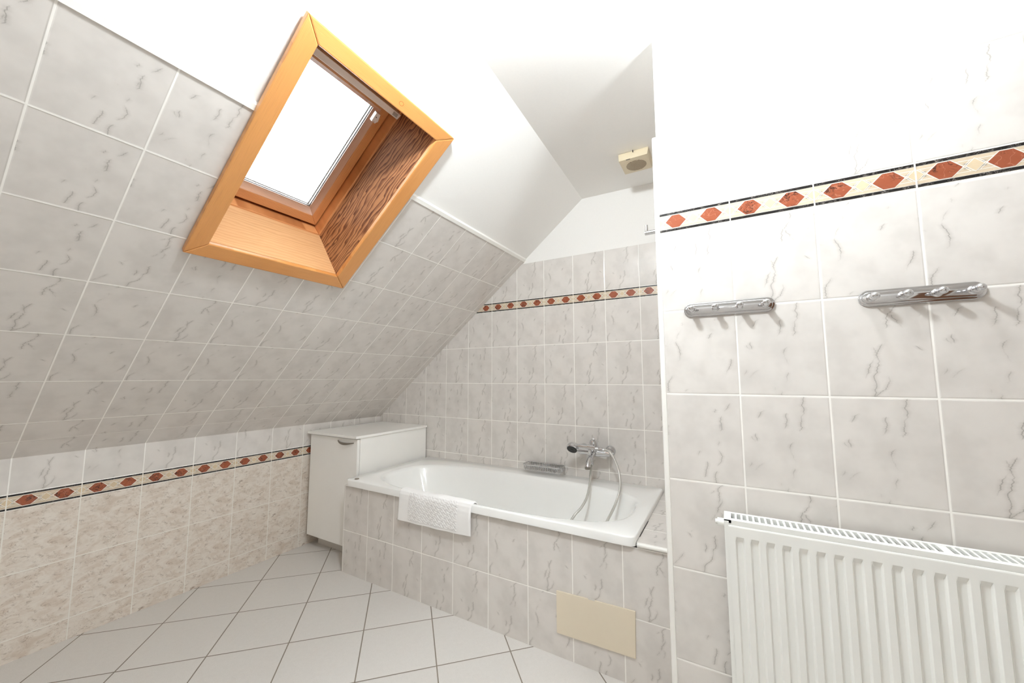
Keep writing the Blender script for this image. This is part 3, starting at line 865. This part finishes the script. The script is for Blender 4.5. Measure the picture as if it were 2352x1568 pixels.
sb = thing('soap_basket', 'chrome wire soap basket on the back wall left of the mixer', 'soap basket', (-1.0, YW, .55))
mb = MB()
sx0, sx1, sy0, sy1, sz1, sz0 = -1.136, -.884, 2.122, 2.214, .581, .5495
def rr(x0, x1, y0, y1, z, r, n=5):
    pts = []
    for cx, cy, a0 in ((x1 - r, y1 - r, 0), (x0 + r, y1 - r, 90), (x0 + r, y0 + r, 180), (x1 - r, y0 + r, 270)):
        for k in range(n + 1):
            a = math.radians(a0 + 90 * k / n); pts.append(Vector((cx + r * math.cos(a), cy + r * math.sin(a), z)))
    return pts
lp = rr(sx0, sx1, sy0, sy1, sz1, .022); lp.append(lp[0])
mb.tube(lp, .0038, C, 8, caps=False)
mb.build('top_rail', sb, smooth=True)
lp2 = rr(sx0 + .006, sx1 - .006, sy0 + .006, sy1 - .006, sz0 + .002, .018); lp2.append(lp2[0])
mb = MB(); mb.tube(lp2, .0022, C, 8, caps=False); mb.build('bottom_rail', sb, smooth=True)
mb = MB()
nw = 19
for k in range(nw):
    x = sx0 + .018 + (sx1 - sx0 - .036) * k / (nw - 1)
    mb.tube([(x, sy1, sz1), (x, sy1 - .002, sz0 + .004), (x, sy1 - .01, sz0), (x, sy0 + .010, sz0), (x, sy0 + .002, sz0 + .004), (x, sy0, sz1)], .0016, C, 6)
for k in range(5):
    y = sy0 + .022 + (sy1 - sy0 - .044) * k / 4
    for x in (sx0, sx1):
        s_ = 1 if x == sx0 else -1
        mb.tube([(x, y, sz1), (x + s_ * .002, y, sz0 + .004), (x + s_ * .008, y, sz0)], .0016, C, 6)
mb.build('wires', sb, smooth=True)
mb = MB(); mb.box(-1.035, -.985, sy1 - .002, YW - .0005, sz0 + .003, sz1 + .003, MAT['chrome']); mb.build('wall_bracket', sb, bevel=.001)

# ------------------------------------------------------------------ hook rails on the partition
def rail(label, x0, x1, z):
    t = thing('hook_rail', label, 'hook rail', ((x0 + x1) / 2, YR, z), 'chrome hook rails above the radiator')
    h_ = .0205
    for part, hh, d0, d1 in (('back_plate', h_, 0.0005, .006), ('raised_plate', h_ * .72, .006, .0085)):
        mb = MB(); n = 14
        ins = h_ - hh
        def loop(d, shrink):
            r = hh - shrink; pts = []
            for k in range(n + 1):
                a = PI / 2 + PI * k / n; pts.append(Vector((x0 + h_ + r * math.cos(a), YR - d, z + r * math.sin(a))))
            for k in range(n + 1):
                a = -PI / 2 + PI * k / n; pts.append(Vector((x1 - h_ + r * math.cos(a), YR - d, z + r * math.sin(a))))
            return pts
        rows = [loop(d0, 0), loop(d1 - .0022, 0), loop(d1 - .0008, .0008), loop(d1, .0026)]
        mb.grid(rows, C, True); mb.cap(rows[-1], C); mb.cap(rows[0][::-1], C)
        mb.build(part, t, smooth=True, angle=25)
    for k in range(4):
        x = x0 + .0235 + (x1 - x0 - .047) * k / 3
        mb = MB(); mb.lathe((x, YR - .008, z), (0, -1, .02), [(0, .0098), (.003, .0098), (.005, .0070), (.008, .0062), (.011, .0072), (.0155, .0086), (.0195, .0080), (.0225, .0062), (.0245, .0060), (.027, .0074), (.031, .0087), (.0345, .0087), (.038, .0072), (.0405, .0045), (.0415, .001)], C, 24)
        mb.build('peg', t, smooth=True)
    return t
rail('chrome rail of four pegs on the partition, the one nearer its white corner bead', -.107, .126, 1.325)
rail('chrome rail of four pegs on the partition, the one directly above the radiator grille', .300, .521, 1.319)

# towel hook on the end of the partition
th_ = thing('towel_hook', 'chrome hook with upright peg on the hidden end of the partition', 'hook', (XE, 1.5, 1.684))
mb = MB(); mb.tube([(XE + .0005, 1.5, 1.681), (-.2535, 1.5, 1.681)], .0085, C, 16); mb.build('arm', th_, smooth=True)
mb = MB(); mb.tube([(-.2475, 1.5, 1.684), (-.2475, 1.5, 1.712)], .0055, C, 14); mb.build('peg', th_, smooth=True)
mb = MB(); mb.lathe((XE + .0004, 1.5, 1.681), (-1, 0, 0), [(0, .022), (.006, .022), (.008, .019)], C, 24); mb.build('wall_plate', th_, smooth=True)

# ------------------------------------------------------------------ extractor fan on the ceiling
FZ = zceil(-.36, 1.93) + .002
fan = thing('extractor_fan', 'yellowed square extractor fan on the niche ceiling', 'fan', (-.36, 1.93, FZ))
mb = MB()
a = [Vector(p) for p in ((-.433, 1.862, FZ - .001), (-.2845, 1.862, FZ - .001), (-.2845, 2.012, FZ - .001), (-.433, 2.012, FZ - .001))]
b_ = [Vector(p) for p in ((-.4285, 1.849, FZ - .046), (-.2895, 1.849, FZ - .046), (-.2895, 1.992, FZ - .046), (-.4285, 1.992, FZ - .046))]
mb.hexa(*b_, *a, MAT['fanplastic']); mb.build('housing', fan, bevel=.004, smooth=True)
mb = MB(); gc = Vector((-.3565, 1.926, FZ - .0465)); gr = .049
mb.lathe(gc, (0, 0, -1), [(0, gr), (.0006, gr)], MAT['fandark'], 36); gd = mb.build('grille_disc', fan)
mb = MB()
for k in range(15):
    y = -gr + 2 * gr * (k + .5) / 15; w = math.sqrt(max(0, gr * gr - y * y)) * .985
    mb.box(gc.x - w, gc.x + w, gc.y + y - .0010, gc.y + y + .0010, gc.z - .0014, gc.z - .0004, MAT['fanplastic'])
mb.build('slats', gd)
mb = MB(); mb.box(-.360, -.357, 1.8505, 1.8585, FZ - .012, FZ - .004, MAT['gap']); mb.build('clip', fan)
mb = MB(); mb.box(-.392, -.372, 1.8500, 1.853, FZ - .0475, FZ - .0455, MAT['gap']); mb.build('clip', fan)

# ------------------------------------------------------------------ radiator
rad = thing('radiator', 'white panel radiator on the tiled partition under the hook rails', 'radiator', (.45, 1.2, .13))
RX0, RX1, RB, RTp = -.0255, .96, .145, .750
YBk, YFr = 1.240, 1.1705
W = MAT['radiator']
mb = MB()          # pressed front panel
fy = 1.1655
xs = [(-.0155, 0), (-.0035, 0)]
x = -.0015
while x < RX1 - .03:
    xs += [(x, 0), (x + .0035, 1), (x + .0165, 1), (x + .0200, 0)]
    x += .0327
xs += [(RX1 - .01, 0)]
zs = [(RB, 0), (RB + .028, 0), (RB + .040, 1), (.700, 1), (.712, 0), (.735, 0)]
dep = .0065
rows = [[Vector((xx, fy + dep * dx * dz, zz)) for xx, dx in xs] for zz, dz in zs]
rows.append([Vector((xx, fy + .0008, .7380)) for xx, _ in xs])
rows.append([Vector((xx, fy + .0018, .7388)) for xx, _ in xs])
rows.append([Vector((xx, fy + .0022, .7360)) for xx, _ in xs])
mb.grid(rows, W)
mb.face([Vector((-.0155, fy, RB)), Vector((-.0155, fy, .735)), Vector((-.0155, fy + .0022, .7375)), Vector((-.0155, fy + .0022, RB))], W)
mb.build('front_panel', rad, bevel=.0022, angle=20)
mb = MB()
mb.box(RX0 + .008, RX1, 1.226, 1.236, RB, .735, W); mb.build('back_panel', rad)
mb = MB()
mb.box(RX0 + .008, RX1, 1.1815, 1.225, RB + .02, .722, MAT['raddark']); mb.build('convector_fins', rad)
mb = MB()          # side cheek
mb.box(RX0, RX0 + .0025, YFr + .0005, YBk, RB, RTp - .003, W)
mb.box(RX0, RX0 + .011, YFr - .0008, YFr + .002, RB, RTp - .003, W)
mb.build('side_cheek', rad, bevel=.0008)
mb = MB()          # top grille: frame, long middle bar and slats
g0, g1 = RTp - .008, RTp
mb.box(RX0, RX1, YBk - .011, YBk, g0 - .006, g1, W)
mb.box(RX0, RX1, YFr, YFr + .016, g0, g1, W)
mb.box(RX0, RX1, YFr, YFr + .0015, g0 - .012, g0, W)
mb.box(RX0, -.009, YFr, YBk, g0, g1 + .0004, W)
x = -.009
k = 0
while x < RX1:
    wd = .0155 if k % 30 == 29 else .0048
    mb.box(x + .0085, x + .0085 + wd, YFr + .0155, YBk - .0105, g0 + .001, g1 - .0006, W)
    x += .0085 + wd; k += 1
mb.build('top_grille', rad)
mb = MB(); mb.tube([(RX0 - .016, 1.205, .731), (RX0 + .001, 1.205, .731)], [.010, .010], W, 16); mb.lathe((RX0 - .016, 1.205, .731), (-1, 0, 0), [(0, .006), (.005, .006), (.006, .003)], MAT['radiator'], 14)
mb.build('vent_plug', rad, smooth=True)

# ------------------------------------------------------------------ lamps above the picture: the room lamp and an added fill lamp
def lamp(label, x, y, z, r, strength):
    ZC = zceil(x, y)
    t = thing('ceiling_lamp', label, 'lamp', (x, y, ZC))
    mb = MB(); mb.lathe((x, y, ZC - .001), (0, 0, -1), [(0, .05), (.012, .05), (.018, .04), (.02, .012), (ZC - z - r - .002, .012)], MAT['trimwhite'], 24); mb.build('mount', t, smooth=True)
    mb = MB(); n = 16
    mb.lathe((x, y, z), (0, 0, 1), [(-r * math.cos(PI * k / n), r * math.sin(PI * k / n)) for k in range(n + 1)], lamp_mat('lamp_glow', strength), 24); mb.build('globe', t, smooth=True)
lamp('round globe lamp on the ceiling in front of the partition', .167, 1.067, 2.155, .045, LAMP * 10)
lamp('unseen globe lamp added on the ceiling as fill light', -.38, .55, 2.2, .05, FILL_LAMP * 10)  # added fill light, no known lamp hangs here
